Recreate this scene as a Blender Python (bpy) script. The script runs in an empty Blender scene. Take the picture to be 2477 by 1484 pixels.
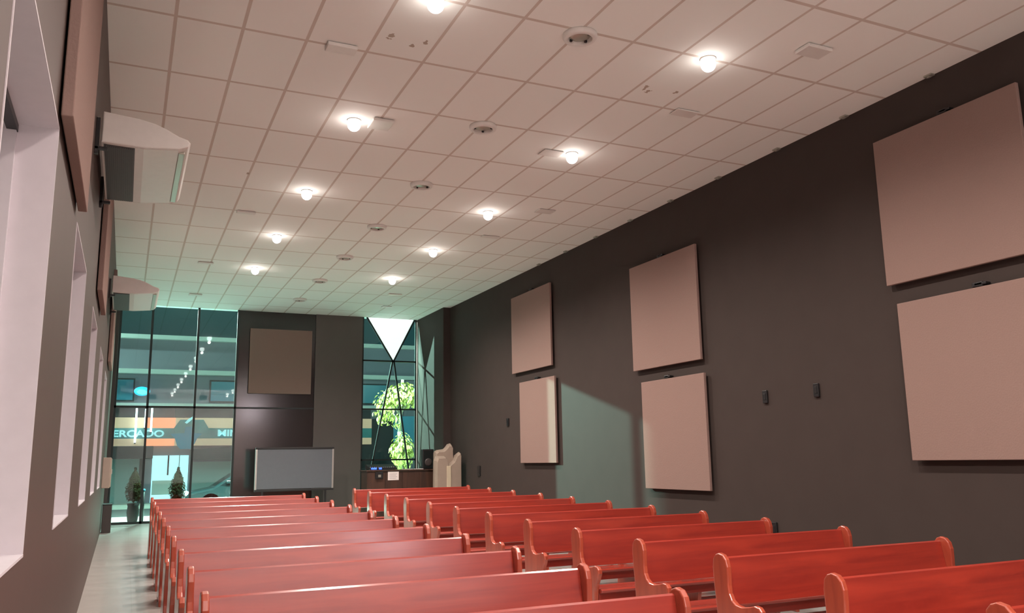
import bpy, bmesh, math, random
from mathutils import Vector, Matrix, Euler
random.seed(7)
PI = math.pi
C = bpy.context.scene.collection
SC = bpy.context.scene
# ---------------------------------------------------------------- camera
cam_d = bpy.data.cameras.new('camera')
cam = bpy.data.objects.new('camera', cam_d); C.objects.link(cam)
cam_d.sensor_fit = 'HORIZONTAL'; cam_d.sensor_width = 36.0
cam_d.lens = 36.0 * 2027.8 / 2477.0
cam_d.clip_start = 0.05; cam_d.clip_end = 200
R = ((0.90987561, 0.4104485, -0.0604848), (-0.41458624, 0.89401831, -0.16985144), (-0.01564074, 0.17961985, 0.98361175))
# columns of R: right, forward, up
m = Matrix(((R[0][0], R[0][2], -R[0][1], -0.79188),
            (R[1][0], R[1][2], -R[1][1], -6.55458),
            (R[2][0], R[2][2], -R[2][1], 1.7505),
            (0, 0, 0, 1)))
cam.matrix_world = m
SC.camera = cam
# ---------------------------------------------------------------- world, exposure
w = bpy.data.worlds.new('night'); SC.world = w; w.use_nodes = True
w.node_tree.nodes['Background'].inputs[0].default_value = (0.03, 0.075, 0.078, 1)
w.node_tree.nodes['Background'].inputs[1].default_value = 0.9
SC.view_settings.view_transform = 'Standard'; SC.view_settings.look = 'None'
SC.view_settings.gamma = 1; SC.view_settings.use_curve_mapping = False
SC.view_settings.exposure = 0.05

def lamp(name, kind, loc, power, col, size=0.06, rot=None, cone=None, blend=1.0, parent=None):
    d = bpy.data.lights.new(name, kind); d.energy = power; d.color = col
    if kind in ('POINT', 'SPOT'): d.shadow_soft_size = size
    if kind == 'SPOT': d.spot_size = cone; d.spot_blend = blend
    if kind == 'AREA': d.size = size
    o = bpy.data.objects.new(name, d); C.objects.link(o); o.location = loc
    if rot: o.rotation_euler = rot
    if parent: o.parent = parent
    return o
LAMP_COL = (1.0, 0.86, 0.78)
LAMP_POWER = 385
STREET_COL = (0.80, 1.0, 0.88)

# ---------------------------------------------------------------- materials
def mat(name, col, rough=0.6, metal=0.0, coat=0.0, emit=None, estr=0.0, noise=None, bump=0.0, spec=0.5):
    M = bpy.data.materials.new(name); M.use_nodes = True
    nt = M.node_tree; b = nt.nodes['Principled BSDF']
    b.inputs['Base Color'].default_value = (*col, 1)
    b.inputs['Roughness'].default_value = rough
    b.inputs['Metallic'].default_value = metal
    b.inputs['Coat Weight'].default_value = coat
    b.inputs['Specular IOR Level'].default_value = spec
    if coat: b.inputs['Coat Roughness'].default_value = 0.12
    if emit:
        b.inputs['Emission Color'].default_value = (*emit, 1); b.inputs['Emission Strength'].default_value = estr
    sc, amt = noise if noise else (14.0, 0.05)
    tc = nt.nodes.new('ShaderNodeTexCoord'); n = nt.nodes.new('ShaderNodeTexNoise')
    n.inputs['Scale'].default_value = sc; n.inputs['Detail'].default_value = 4
    nt.links.new(tc.outputs['Object'], n.inputs['Vector'])
    mx = nt.nodes.new('ShaderNodeMix'); mx.data_type = 'RGBA'
    mx.inputs[6].default_value = (*[c * (1 - amt) for c in col], 1)
    mx.inputs[7].default_value = (*[min(1, c * (1 + amt)) for c in col], 1)
    nt.links.new(n.outputs['Fac'], mx.inputs[0]); nt.links.new(mx.outputs[2], b.inputs['Base Color'])
    if bump:
        bp = nt.nodes.new('ShaderNodeBump'); bp.inputs['Strength'].default_value = bump; bp.inputs['Distance'].default_value = 0.01
        nt.links.new(n.outputs['Fac'], bp.inputs['Height']); nt.links.new(bp.outputs['Normal'], b.inputs['Normal'])
    return M

def mnode(nt, op, a, b=None, c=None):
    n = nt.nodes.new('ShaderNodeMath'); n.operation = op
    for i, v in enumerate((a, b, c)):
        if v is None: continue
        if isinstance(v, (int, float)): n.inputs[i].default_value = v
        else: nt.links.new(v, n.inputs[i])
    return n.outputs[0]

def ceiling_mat():
    M = bpy.data.materials.new('ceiling_tiles'); M.use_nodes = True; nt = M.node_tree; b = nt.nodes['Principled BSDF']
    b.inputs['Roughness'].default_value = 0.75
    tc = nt.nodes.new('ShaderNodeTexCoord'); s = nt.nodes.new('ShaderNodeSeparateXYZ'); nt.links.new(tc.outputs['Object'], s.inputs[0])
    x, y = s.outputs[0], s.outputs[1]
    def line(c, step, half):
        u = mnode(nt, 'DIVIDE', c, step)
        f = mnode(nt, 'ABSOLUTE', mnode(nt, 'SUBTRACT', u, mnode(nt, 'ROUND', u)))
        return mnode(nt, 'LESS_THAN', f, half / step), mnode(nt, 'FLOOR', u)
    lx, ix = line(x, 0.6, 0.016); ly, iy = line(y, 1.2264, 0.020)
    ln = mnode(nt, 'MAXIMUM', lx, ly)
    wn = nt.nodes.new('ShaderNodeTexWhiteNoise'); wn.noise_dimensions = '2D'
    cb = nt.nodes.new('ShaderNodeCombineXYZ'); nt.links.new(ix, cb.inputs[0]); nt.links.new(iy, cb.inputs[1]); nt.links.new(cb.outputs[0], wn.inputs['Vector'])
    t = nt.nodes.new('ShaderNodeMix'); t.data_type = 'RGBA'
    t.inputs[6].default_value = (0.835, 0.855, 0.815, 1); t.inputs[7].default_value = (0.86, 0.86, 0.82, 1)
    nt.links.new(wn.outputs['Value'], t.inputs[0])
    g = nt.nodes.new('ShaderNodeMix'); g.data_type = 'RGBA'
    g.inputs[7].default_value = (0.60, 0.53, 0.47, 1); nt.links.new(t.outputs[2], g.inputs[6]); nt.links.new(ln, g.inputs[0])
    # dirt marks on two tiles
    cur = g.outputs[2]
    for (px, py, r) in ((1.336, .826, .028), (1.591, .936, .020), (1.692, .811, .020), (4.374, .91, .026), (4.30, .84, .026), (4.69, .792, .022), (.583, 5.44, .024)):
        dx = mnode(nt, 'SUBTRACT', x, px); dy = mnode(nt, 'SUBTRACT', y, py)
        nz = nt.nodes.new('ShaderNodeTexNoise'); nz.inputs['Scale'].default_value = 22; nt.links.new(tc.outputs['Object'], nz.inputs['Vector'])
        dd = mnode(nt, 'SQRT', mnode(nt, 'ADD', mnode(nt, 'MULTIPLY', dx, dx), mnode(nt, 'MULTIPLY', mnode(nt, 'MULTIPLY', dy, dy), 0.35)))
        k = mnode(nt, 'LESS_THAN', mnode(nt, 'SUBTRACT', dd, mnode(nt, 'MULTIPLY', mnode(nt, 'SUBTRACT', nz.outputs['Fac'], 0.5), 0.09)), r)
        mm = nt.nodes.new('ShaderNodeMix'); mm.data_type = 'RGBA'; mm.inputs[7].default_value = (0.33, 0.24, 0.17, 1)
        nt.links.new(cur, mm.inputs[6]); nt.links.new(mnode(nt, 'MULTIPLY', k, 0.8), mm.inputs[0]); cur = mm.outputs[2]
    nt.links.new(cur, b.inputs['Base Color'])
    bp = nt.nodes.new('ShaderNodeBump'); bp.inputs['Strength'].default_value = 0.5; bp.inputs['Distance'].default_value = 0.004
    nt.links.new(ln, bp.inputs['Height']); nt.links.new(bp.outputs['Normal'], b.inputs['Normal'])
    return M

def floor_mat():
    M = bpy.data.materials.new('floor_tiles'); M.use_nodes = True; nt = M.node_tree; b = nt.nodes['Principled BSDF']
    b.inputs['Roughness'].default_value = 0.22
    tc = nt.nodes.new('ShaderNodeTexCoord'); s = nt.nodes.new('ShaderNodeSeparateXYZ'); nt.links.new(tc.outputs['Object'], s.inputs[0])
    def line(c, step, half):
        u = mnode(nt, 'DIVIDE', c, step)
        return mnode(nt, 'LESS_THAN', mnode(nt, 'ABSOLUTE', mnode(nt, 'SUBTRACT', u, mnode(nt, 'ROUND', u))), half / step)
    ln = mnode(nt, 'MAXIMUM', line(s.outputs[0], 0.6, 0.002), line(s.outputs[1], 0.6, 0.002))
    n = nt.nodes.new('ShaderNodeTexNoise'); n.inputs['Scale'].default_value = 3; n.inputs['Detail'].default_value = 5; nt.links.new(tc.outputs['Object'], n.inputs['Vector'])
    t = nt.nodes.new('ShaderNodeMix'); t.data_type = 'RGBA'
    t.inputs[6].default_value = (0.36, 0.345, 0.325, 1); t.inputs[7].default_value = (0.43, 0.415, 0.39, 1); nt.links.new(n.outputs['Fac'], t.inputs[0])
    g = nt.nodes.new('ShaderNodeMix'); g.data_type = 'RGBA'; g.inputs[7].default_value = (0.35, 0.33, 0.30, 1)
    nt.links.new(t.outputs[2], g.inputs[6]); nt.links.new(ln, g.inputs[0]); nt.links.new(g.outputs[2], b.inputs['Base Color'])
    return M

def wood_mat(name, c1, c2, rough, coat, scale=(1.2, 14, 14)):
    M = bpy.data.materials.new(name); M.use_nodes = True; nt = M.node_tree; b = nt.nodes['Principled BSDF']
    b.inputs['Roughness'].default_value = rough; b.inputs['Coat Weight'].default_value = coat; b.inputs['Coat Roughness'].default_value = 0.16
    tc = nt.nodes.new('ShaderNodeTexCoord'); mp = nt.nodes.new('ShaderNodeMapping'); mp.inputs['Scale'].default_value = scale
    nt.links.new(tc.outputs['Object'], mp.inputs[0])
    n = nt.nodes.new('ShaderNodeTexNoise'); n.inputs['Scale'].default_value = 1.0; n.inputs['Detail'].default_value = 5; n.inputs['Distortion'].default_value = 0.6
    nt.links.new(mp.outputs[0], n.inputs['Vector'])
    r = nt.nodes.new('ShaderNodeValToRGB'); r.color_ramp.elements[0].position = 0.3; r.color_ramp.elements[1].position = 0.7
    r.color_ramp.elements[0].color = (*c1, 1); r.color_ramp.elements[1].color = (*c2, 1)
    nt.links.new(n.outputs['Fac'], r.inputs[0]); nt.links.new(r.outputs[0], b.inputs['Base Color'])
    bp = nt.nodes.new('ShaderNodeBump'); bp.inputs['Strength'].default_value = 0.06; bp.inputs['Distance'].default_value = 0.005
    nt.links.new(n.outputs['Fac'], bp.inputs['Height']); nt.links.new(bp.outputs['Normal'], b.inputs['Normal'])
    return M

def glass_mat(name, tint, refl=0.9):
    M = bpy.data.materials.new(name); M.use_nodes = True; nt = M.node_tree
    for n in list(nt.nodes): nt.nodes.remove(n)
    out = nt.nodes.new('ShaderNodeOutputMaterial'); mx = nt.nodes.new('ShaderNodeMixShader')
    tr = nt.nodes.new('ShaderNodeBsdfTransparent'); tr.inputs[0].default_value = (*tint, 1)
    gl = nt.nodes.new('ShaderNodeBsdfGlossy'); gl.inputs['Roughness'].default_value = 0.02
    gl.inputs[0].default_value = (refl, refl, refl, 1)
    fr = nt.nodes.new('ShaderNodeFresnel'); fr.inputs[0].default_value = 1.5
    ge = nt.nodes.new('ShaderNodeNewGeometry'); mr = nt.nodes.new('ShaderNodeMapRange')     # same reflectance from both sides of the pane
    mr.inputs['To Min'].default_value = 1.5; mr.inputs['To Max'].default_value = 1 / 1.5
    nt.links.new(ge.outputs['Backfacing'], mr.inputs['Value']); nt.links.new(mr.outputs['Result'], fr.inputs[0])
    nt.links.new(fr.outputs[0], mx.inputs[0]); nt.links.new(tr.outputs[0], mx.inputs[1]); nt.links.new(gl.outputs[0], mx.inputs[2])
    nt.links.new(mx.outputs[0], out.inputs[0])
    return M

WALL = mat('grey_wall_paint', (0.056, 0.0445, 0.040), 0.65, noise=(3.0, 0.08), bump=0.05, spec=0.08)
WALLL = mat('warm_lit_grey_wall_paint', (0.075, 0.050, 0.042), 0.55, noise=(3.0, 0.08), bump=0.05)  # left wall: warm light put into the colour of the grey paint
CEIL = ceiling_mat(); FLOOR = floor_mat()
WOOD = wood_mat('varnished_red_wood', (0.235, 0.020, 0.013), (0.36, 0.036, 0.019), 0.32, 1.0)
WOODE = wood_mat('varnished_end_wood', (0.30, 0.046, 0.024), (0.42, 0.075, 0.036), 0.34, 0.9, (14, 14, 1.5))
DWOOD = wood_mat('dark_brown_wood', (0.035, 0.018, 0.012), (0.07, 0.032, 0.02), 0.45, 0.1, (10, 10, 1.0))
PANEL = mat('beige_fabric', (0.27, 0.188, 0.162), 0.95, noise=(60, 0.06), bump=0.2, spec=0.1)
PANELE = mat('panel_edge_cloth', (0.34, 0.23, 0.19), 0.95, noise=(60, 0.05), spec=0.1)
WHITE = mat('white_plastic', (0.72, 0.70, 0.66), 0.35)
WPAINT = mat('white_reveal_paint', (0.62, 0.585, 0.625), 0.5)
BLACK = mat('black_plastic', (0.012, 0.012, 0.013), 0.4)
FRAME = mat('dark_green_grey_metal', (0.018, 0.028, 0.028), 0.4, metal=0.3)
GLOSS = mat('dark_gloss_glass', (0.030, 0.024, 0.024), 0.12, coat=0.4)
PILLAR = mat('pillar_grey_paint', (0.105, 0.09, 0.083), 0.5, noise=(3.0, 0.08))
GLASS = glass_mat('green_tinted_glass', (0.74, 0.93, 0.91))
GREYB = mat('grey_board', (0.12, 0.13, 0.15), 0.4)
ALU = mat('aluminium', (0.55, 0.54, 0.52), 0.35, metal=0.8)
BASE = mat('cream_skirting', (0.62, 0.52, 0.30), 0.4)
BULB = mat('lamp_bulb', (1, 1, 1), 0.5, emit=(1.0, 0.95, 0.92), estr=9.0)
SATIN = mat('satin_reflector', (0.42, 0.42, 0.36), 0.3, metal=0.6)
FOLI = mat('leaf_green', (0.010, 0.014, 0.004), 0.8, spec=0.05, noise=(9, 0.5))
LEAFB = mat('bright_leaf_green', (0.52, 0.54, 0.14), 0.5, noise=(7, 0.35))
BARK = mat('pale_bark', (0.42, 0.40, 0.33), 0.8, noise=(12, 0.25), bump=0.4)
POT = mat('dark_pot', (0.012, 0.015, 0.015), 0.6, spec=0.1)
CREAM = mat('cream_wrapping', (0.31, 0.245, 0.195), 0.75, noise=(4, 0.12), bump=0.3)
PAVE = mat('pale_paving', (0.60, 0.62, 0.55), 0.7, noise=(5, 0.15))
ROAD = mat('asphalt', (0.10, 0.105, 0.105), 0.85, noise=(20, 0.25))
FAC = mat('facade_grey', (0.28, 0.275, 0.33), 0.8, noise=(1.5, 0.08))
FACD = mat('facade_dark', (0.05, 0.055, 0.062), 0.7)
LEDGE = mat('pale_ledge', (0.80, 0.84, 0.80), 0.6)
PEACH = mat('peach_band', (0.90, 0.55, 0.36), 0.6, emit=(1.0, 0.52, 0.36), estr=0.42)
TEAL = mat('teal_band', (0.10, 0.34, 0.36), 0.6)
LETTER = mat('lit_lettering', (0.6, 0.9, 0.95), 0.5, emit=(0.45, 0.85, 0.95), estr=0.55)
BLUEW = mat('blue_window', (0.06, 0.30, 0.42), 0.3)
BLUEG = mat('blue_emblem', (0.05, 0.33, 0.52), 0.5)
SHUT = mat('roller_shutter_grey', (0.30, 0.40, 0.40), 0.5, metal=0.2)
LITIN = mat('lit_shop_interior', (0.6, 0.8, 0.85), 0.6, emit=(0.62, 0.86, 0.95), estr=1.1)
CYAN = mat('lit_cyan_sign', (0.0, 0.5, 0.9), 0.4, emit=(0.0, 0.50, 0.95), estr=1.3)
CYANL = mat('lit_pale_cyan', (0.2, 0.8, 0.95), 0.4, emit=(0.15, 0.85, 1.0), estr=1.4)
TUBE = mat('lit_tube', (1, 1, 1), 0.4, emit=(0.92, 0.97, 1.0), estr=6.0)
MINT = mat('painted_glow_mint_pane', (0.8, 0.95, 0.9), 0.5, emit=(0.74, 0.98, 0.88), estr=1.0)  # frosted pane, light from behind put in as its own glow
CARP = mat('dark_car_paint', (0.02, 0.045, 0.05), 0.2, coat=0.6)
CARG = mat('car_window', (0.02, 0.03, 0.035), 0.05)
HEAD = mat('headlight_lit', (1, 1, 1), 0.3, emit=(0.8, 1.0, 0.95), estr=6)
BLUELED = mat('blue_led', (0, 0, 1), 0.4, emit=(0.03, 0.08, 1.0), estr=5)
PAPER = mat('white_paper', (0.75, 0.68, 0.66), 0.8)
INK = mat('grey_print', (0.25, 0.24, 0.25), 0.8)
PINKL = mat('pink_lamp', (1, .7, .6), 0.4, emit=(1.0, 0.55, 0.5), estr=3)
BLUES = mat('blue_board', (0.06, 0.28, 0.42), 0.5)
BIN = mat('dark_cabinet', (0.05, 0.04, 0.038), 0.5)
BEIGEB = mat('beige_cabinet', (0.36, 0.29, 0.24), 0.6)
STAGE = mat('stage_wall_paint', (0.55, 0.50, 0.46), 0.7)
NEIGH = mat('neighbour_wall', (0.42, 0.34, 0.24), 0.9, noise=(2, .15))

# ---------------------------------------------------------------- mesh helpers
class MB:
    def __init__(s): s.bm = bmesh.new(); s.mats = []
    def mi(s, m):
        if m is None: return 0
        if m not in s.mats: s.mats.append(m)
        return s.mats.index(m)
    def box(s, a, b, bev=0.0, m=None, seg=2):
        t = bmesh.new(); bmesh.ops.create_cube(t, size=1)
        for v in t.verts: v.co = Vector([(a[i] + b[i]) / 2 + v.co[i] * (b[i] - a[i]) for i in range(3)])
        if bev: bmesh.ops.bevel(t, geom=t.edges[:], offset=bev, segments=seg, affect='EDGES', profile=0.5)
        return s.merge(t, m)
    def merge(s, t, m=None, smooth=False):
        k = s.mi(m)
        for f in t.faces: f.material_index = k; f.smooth = smooth
        me = bpy.data.meshes.new('t'); t.to_mesh(me); t.free(); s.bm.from_mesh(me); bpy.data.meshes.remove(me); return s
    def prism(s, pts, axis, a, b, bev=0.0, m=None, smooth=False, seg=2):
        """pts 2D outline, extruded along axis from a to b"""
        t = bmesh.new()
        def P(p, h):
            return {'x': (h, p[0], p[1]), 'y': (p[0], h, p[1]), 'z': (p[0], p[1], h)}[axis]
        v0 = [t.verts.new(P(p, a)) for p in pts]; v1 = [t.verts.new(P(p, b)) for p in pts]
        n = len(pts)
        t.faces.new(v0); t.faces.new(v1[::-1])
        side = [t.faces.new((v0[i], v0[(i + 1) % n], v1[(i + 1) % n], v1[i])) for i in range(n)]
        bmesh.ops.recalc_face_normals(t, faces=t.faces[:])
        if bev:
            es = [e for e in t.edges if any(len(f.verts) == n and n > 4 or f in () for f in e.link_faces)] if n > 4 else t.edges[:]
            bmesh.ops.bevel(t, geom=es, offset=bev, segments=seg, affect='EDGES', profile=0.5, clamp_overlap=True)
        return s.merge(t, m, smooth)
    def lathe(s, prof, c=(0, 0, 0), n=24, m=None, axis='z'):
        t = bmesh.new(); rings = []
        for r, z in prof:
            ring = []
            for i in range(n):
                a = 2 * PI * i / n; p = (r * math.cos(a), r * math.sin(a), z)
                if axis == 'y': p = (p[0], p[2], p[1])
                if axis == 'x': p = (p[2], p[0], p[1])
                ring.append(t.verts.new((c[0] + p[0], c[1] + p[1], c[2] + p[2])))
            rings.append(ring)
        for a, b in zip(rings, rings[1:]):
            for i in range(n): t.faces.new((a[i], a[(i + 1) % n], b[(i + 1) % n], b[i]))
        t.faces.new(rings[0][::-1]); t.faces.new(rings[-1])
        bmesh.ops.remove_doubles(t, verts=t.verts[:], dist=1e-5)
        bmesh.ops.recalc_face_normals(t, faces=t.faces[:])
        return s.merge(t, m, True)
    def bar(s, p, q, r, n=8, m=None, square=False):
        p, q = Vector(p), Vector(q); d = q - p; L = d.length
        t = bmesh.new(); bmesh.ops.create_cone(t, cap_ends=True, segments=4 if square else n, radius1=r * (1.414 if square else 1), radius2=r * (1.414 if square else 1), depth=L)
        if square: bmesh.ops.rotate(t, verts=t.verts[:], cent=(0, 0, 0), matrix=Matrix.Rotation(PI / 4, 3, 'Z'))
        rot = Vector((0, 0, 1)).rotation_difference(d.normalized()).to_matrix()
        for v in t.verts: v.co = rot @ v.co + (p + q) / 2
        return s.merge(t, m, not square)
    def blob(s, c, r, n=2, jit=0.0, m=None):
        t = bmesh.new(); bmesh.ops.create_icosphere(t, subdivisions=n, radius=1)
        for v in t.verts:
            k = 1 + random.uniform(-jit, jit); v.co = Vector((c[0] + v.co.x * r[0] * k, c[1] + v.co.y * r[1] * k, c[2] + v.co.z * r[2] * k))
        return s.merge(t, m, True)
    def build(s, name, m=None, parent=None, loc=None):
        me = bpy.data.meshes.new(name); s.bm.to_mesh(me); s.bm.free()
        ms = s.mats if s.mats else [m]
        for q in ms: me.materials.append(q)
        o = bpy.data.objects.new(name, me); C.objects.link(o)
        if parent: o.parent = parent
        if loc: o.location = loc
        return o
def tag(o, label=None, cat=None, group=None, kind=None):
    if label: o['label'] = label
    if cat: o['category'] = cat
    if group: o['group'] = group
    if kind: o['kind'] = kind
    return o
def empty(name, loc, label, cat, group=None, rx=0, rz=0):
    o = bpy.data.objects.new(name, None); C.objects.link(o); o.location = loc; o.rotation_euler = (rx, 0, rz); o.empty_display_size = .1
    return tag(o, label, cat, group)
def struct(name, mb, m, label=None, cat=None, parent=None):
    o = mb.build(name, m, parent)
    if not parent: tag(o, label, cat, kind='structure')
    return o
def copy_tree(o, parent=None):
    c = o.copy(); C.objects.link(c); c.parent = parent
    for ch in list(o.children): copy_tree(ch, c)
    return c
def B(a, b, bev=0.0): return MB().box(a, b, bev)

# ---------------------------------------------------------------- room constants (metres)
SL = 0.019                       # the floor rises towards the entrance
fz = lambda y: SL * y
TILT = math.atan(SL)
XL, XR, YF, ZC = -1.176, 7.061, 16.826, 5.847
YB = -13.0
G1, G2, S1, W1, W2 = -1.095, 1.827, 3.885, 5.213, 6.827
T1, T2, T3 = 4.598, 3.214, 1.798

# floor (sloping slab)
t = MB(); t.prism([(YB - .2, fz(YB - .2) - .2), (17.05, fz(17.05) - .2), (17.05, fz(17.05)), (YB - .2, fz(YB - .2))], 'x', XL - .35, XR + .25)
struct('floor', t, FLOOR, 'pale glossy tiled floor under the pews', 'floor')
struct('ceiling', B((XL - .35, YB - .2, ZC), (XR + .25, 17.05, ZC + .25)), CEIL, 'cream suspended tile ceiling with thin grid', 'ceiling')
struct('wall_right', B((XR, YB, -.5), (XR + .25, 17.05, ZC)), WALL, 'long dark grey wall on the right', 'wall')
struct('wall_right_pier', B((6.86, 14.58, -.1), (XR, 17.05, ZC)), WALL, 'thicker end of the dark right wall beside narrow window', 'wall')
struct('wall_back', B((XL - .35, YB - .2, -.6), (XR + .25, YB, ZC)), STAGE)

# left wall with window openings
WINS = [(-3.85, -2.15), (-0.40, 1.22), (2.95, 4.5), (6.2, 7.8), (9.5, 11.1)]
ZS, ZH = 1.36, 3.37
t = MB()
t.box((XL - .35, YB, -.5), (XL, 17.05, ZS)); t.box((XL - .35, YB, ZH), (XL, 17.05, ZC))
ys = [YB] + [v for p in WINS for v in p] + [17.05]
for a, b in zip(ys[0::2], ys[1::2]): t.box((XL - .35, a, ZS), (XL, b, ZH))
struct('wall_left', t, WALLL, 'dark grey left wall with recessed windows', 'wall')
for k, (a, b) in enumerate(WINS):
    # white painted lining of the recess
    t = MB(); d = 0.17; e = .012
    t.box((XL - d, a, ZS), (XL + .004, a + e, ZH)); t.box((XL - d, b - e, ZS), (XL + .004, b, ZH))
    t.box((XL - d, a + e, ZH - e), (XL + .004, b - e, ZH)); t.box((XL - d, a + e, ZS), (XL + .006, b - e, ZS + e))
    t.box((XL - .33, a, ZS), (XL - d, a + .05, ZH)); t.box((XL - .33, b - .05, ZS), (XL - d, b, ZH))
    t.box((XL - .33, a, ZH - .05), (XL - d, b, ZH)); t.box((XL - .33, a, ZS), (XL - d, b, ZS + .05))
    o = struct('window_%d' % (k + 1), t, WPAINT, 'recessed window with white reveal, number %s from the camera' % ['one', 'two', 'three', 'four', 'five'][k], 'window')
    B((XL - .26, a + .05, ZS + .05), (XL - .25, b - .05, ZH - .05)).build('glass_pane', GLASS, o)
    B((XL - .21, a + .05, ZH - .055), (XL - .165, b - .02, ZH - .02)).build('blind_rail', BLACK, o)
struct('neighbour_wall', B((-4.2, -12, -.5), (-4.0, 16, 6.5)), NEIGH)

# far wall
struct('wall_far_left', B((XL, 16.68, -.05), (G1, 17.0, ZC)), BIN, 'narrow dark post at left of big glass', 'wall')
struct('wall_far_middle', B((G2, YF + .02, 0), (S1, 17.05, ZC)), GLOSS, 'dark glossy section of the far wall', 'wall')
struct('wall_far_pillar', B((S1, YF - .03, 0), (W1, 17.05, ZC)), PILLAR, 'grey painted pillar between dark section and narrow window', 'wall')
struct('trim_1', B((G2, YF + .005, T2 - .022), (S1, YF + .02, T2 + .022)), FRAME, 'dark transom line across glossy far wall', 'trim')
struct('baseboard_far', B((S1 + .01, YF - .045, fz(YF) - .001), (W1 - .01, YF - .03, fz(YF) + .11)), BASE, 'cream skirting at foot of the grey pillar', 'baseboard')

def bars(t, segs, r=.028, dep=.04):
    for (x0, z0, x1, z1) in segs:
        p, q = Vector((x0, YF, z0)), Vector((x1, YF, z1)); t.bar(p, q, r, square=True)
M1, M2 = -.325, .80
zf0 = fz(YF) + .001
t = MB(); bars(t, [(G1 + .02, zf0, G1 + .02, ZC), (G2 - .02, zf0, G2 - .02, ZC), (M1, zf0, M1, ZC), (M2, zf0, M2, ZC), (G1, T2, G2, T2), (G1, zf0 + .03, G2, zf0 + .03)])
o = struct('window_6', t, FRAME, 'tall three-bay glass front with dark frame at far left', 'window')
for a, b in ((G1 + .05, M1 - .03), (M1 + .03, M2 - .03), (M2 + .03, G2 - .05)):
    for z0, z1 in ((zf0 + .06, T2 - .03), (T2 + .03, ZC)):
        B((a, YF - .005, z0), (b, YF + .005, z1)).build('glass_pane', GLASS, o)
AX = 6.12
t = MB()
ta, tb = 5.34, 6.77
ba, bb = 5.40, 6.66
bars(t, [(W1 + .02, zf0, W1 + .02, ZC), (W2 - .02, zf0, W2 - .02, ZC), (W1, T1, W2, T1), (W1, T2, W2, T2), (W1, T3, W2, T3), (W1, zf0 + .03, W2, zf0 + .03),
         (ta, ZC, AX, T1), (tb, ZC, AX + .02, T1), (AX - .01, T1, ba, .9), (AX + .03, T1, bb, 1.2)], .022)
o = struct('window_7', t, FRAME, 'narrow tall window with crossing diagonal bars beside right wall', 'window')
for z0, z1 in ((zf0 + .06, T3 - .02), (T3 + .02, T2 - .02), (T2 + .02, T1 - .02)):
    B((W1 + .04, YF - .005, z0), (W2 - .04, YF + .005, z1)).build('glass_pane', GLASS, o)
t = MB(); t.prism([(W1 + .04, ZC), (W1 + .04, T1 + .02), (AX - .03, T1 + .02), (ta, ZC)], 'y', YF - .005, YF + .005)
t.build('glass_pane', GLASS, o)
t = MB(); t.prism([(W2 - .04, ZC), (W2 - .04, T1 + .02), (AX + .05, T1 + .02), (tb, ZC)], 'y', YF - .005, YF + .005)
t.build('glass_pane', GLASS, o)
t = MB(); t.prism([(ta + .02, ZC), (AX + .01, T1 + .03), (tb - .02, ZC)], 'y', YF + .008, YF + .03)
pn = t.build('painted_glow_pane', MINT, o); pn['label'] = 'bright white triangular pane at window top'

# ---------------------------------------------------------------- ceiling lamps
lamp_proto = None
def mk_lamp():
    r = empty('ceiling_lamp', (0, 0, 0), 'x', 'ceiling lamp', 'round bright ceiling lamps in two lines')
    t = MB(); t.lathe([(.085, 0), (.085, -.008), (.075, -.012), (.055, -.006), (.05, .0)], n=24); t.build('trim_ring', WHITE, r)
    t = MB(); t.blob((0, 0, -.065), (.078, .078, .078), 3); t.build('bulb', BULB, r)
    return r
ORD = ['nearest', 'second nearest', 'middle', 'second farthest', 'farthest']
YL = [0.0, 2.98, 5.92, 8.71, 11.52]
first = mk_lamp()
lst = []
for side, x in (('left', 1.51), ('right', 4.52)):
    for k, y in enumerate(YL): lst.append((x, y, 'round bright ceiling lamp, %s of the %s-hand line of lamps' % (ORD[k], side)))
    for y in (-2.98, -5.9, -8.9, -11.6): lst.append((x, y, None))
for i, (x, y, lab) in enumerate(lst):
    if lab is None:                      # lamps behind the camera: fixture and light
        r = copy_tree(first); lab = 'round bright ceiling lamp behind the camera'
    else: r = first if i == 0 else copy_tree(first)
    r.location = (x, y, ZC); r['label'] = lab
    p = LAMP_POWER * (1.05 + .06 * y if y > -1 else 1.2)
    lamp('lamp_light', 'SPOT', (x, y, ZC - .19), p, LAMP_COL, .045, (0, 0, 0), math.radians(158), 1.0)
    lamp('lamp_glow', 'POINT', (x, y, ZC - .195), p * .004, LAMP_COL, .045)

# wash lamps of the stage behind the camera, aimed at its pale wall
for x in (0.4, 3.0, 5.6):
    r = empty('stage_lamp', (x, -9.2, ZC), 'stage wash lamp hanging behind the camera', 'stage lamp', 'stage wash lamps behind the camera')
    t = MB(); t.bar((0, 0, 0), (0, 0, -.35), .02); t.box((-.2, -.06, -.60), (.2, .10, -.34), .02); t.build('housing', BLACK, r)
    lamp('stage_light', 'AREA', (x, -9.30, ZC - .48), 330, (1.0, .80, .84), .35, (math.radians(62), 0, PI))

# lit screens on the stage wall behind the camera
for (x0, x1, z0, z1, e) in ((5.45, 6.6, 4.3, 5.5, 'white'),):
    r = empty('stage_screen', ((x0 + x1) / 2, YB, z0), 'glowing %s screen on the stage wall behind the camera' % e, 'screen')
    hw = (x1 - x0) / 2; B((-hw - .04, .001, -.04), (hw + .04, .05, z1 - z0 + .04), .01).build('frame', BLACK, r)
    B((-hw, .051, 0), (hw, .055, z1 - z0)).build('lit_face', mat('lit_stage_screen', (1, 1, 1), .5, emit=(1.0, .88, .95), estr=9), r)

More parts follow.
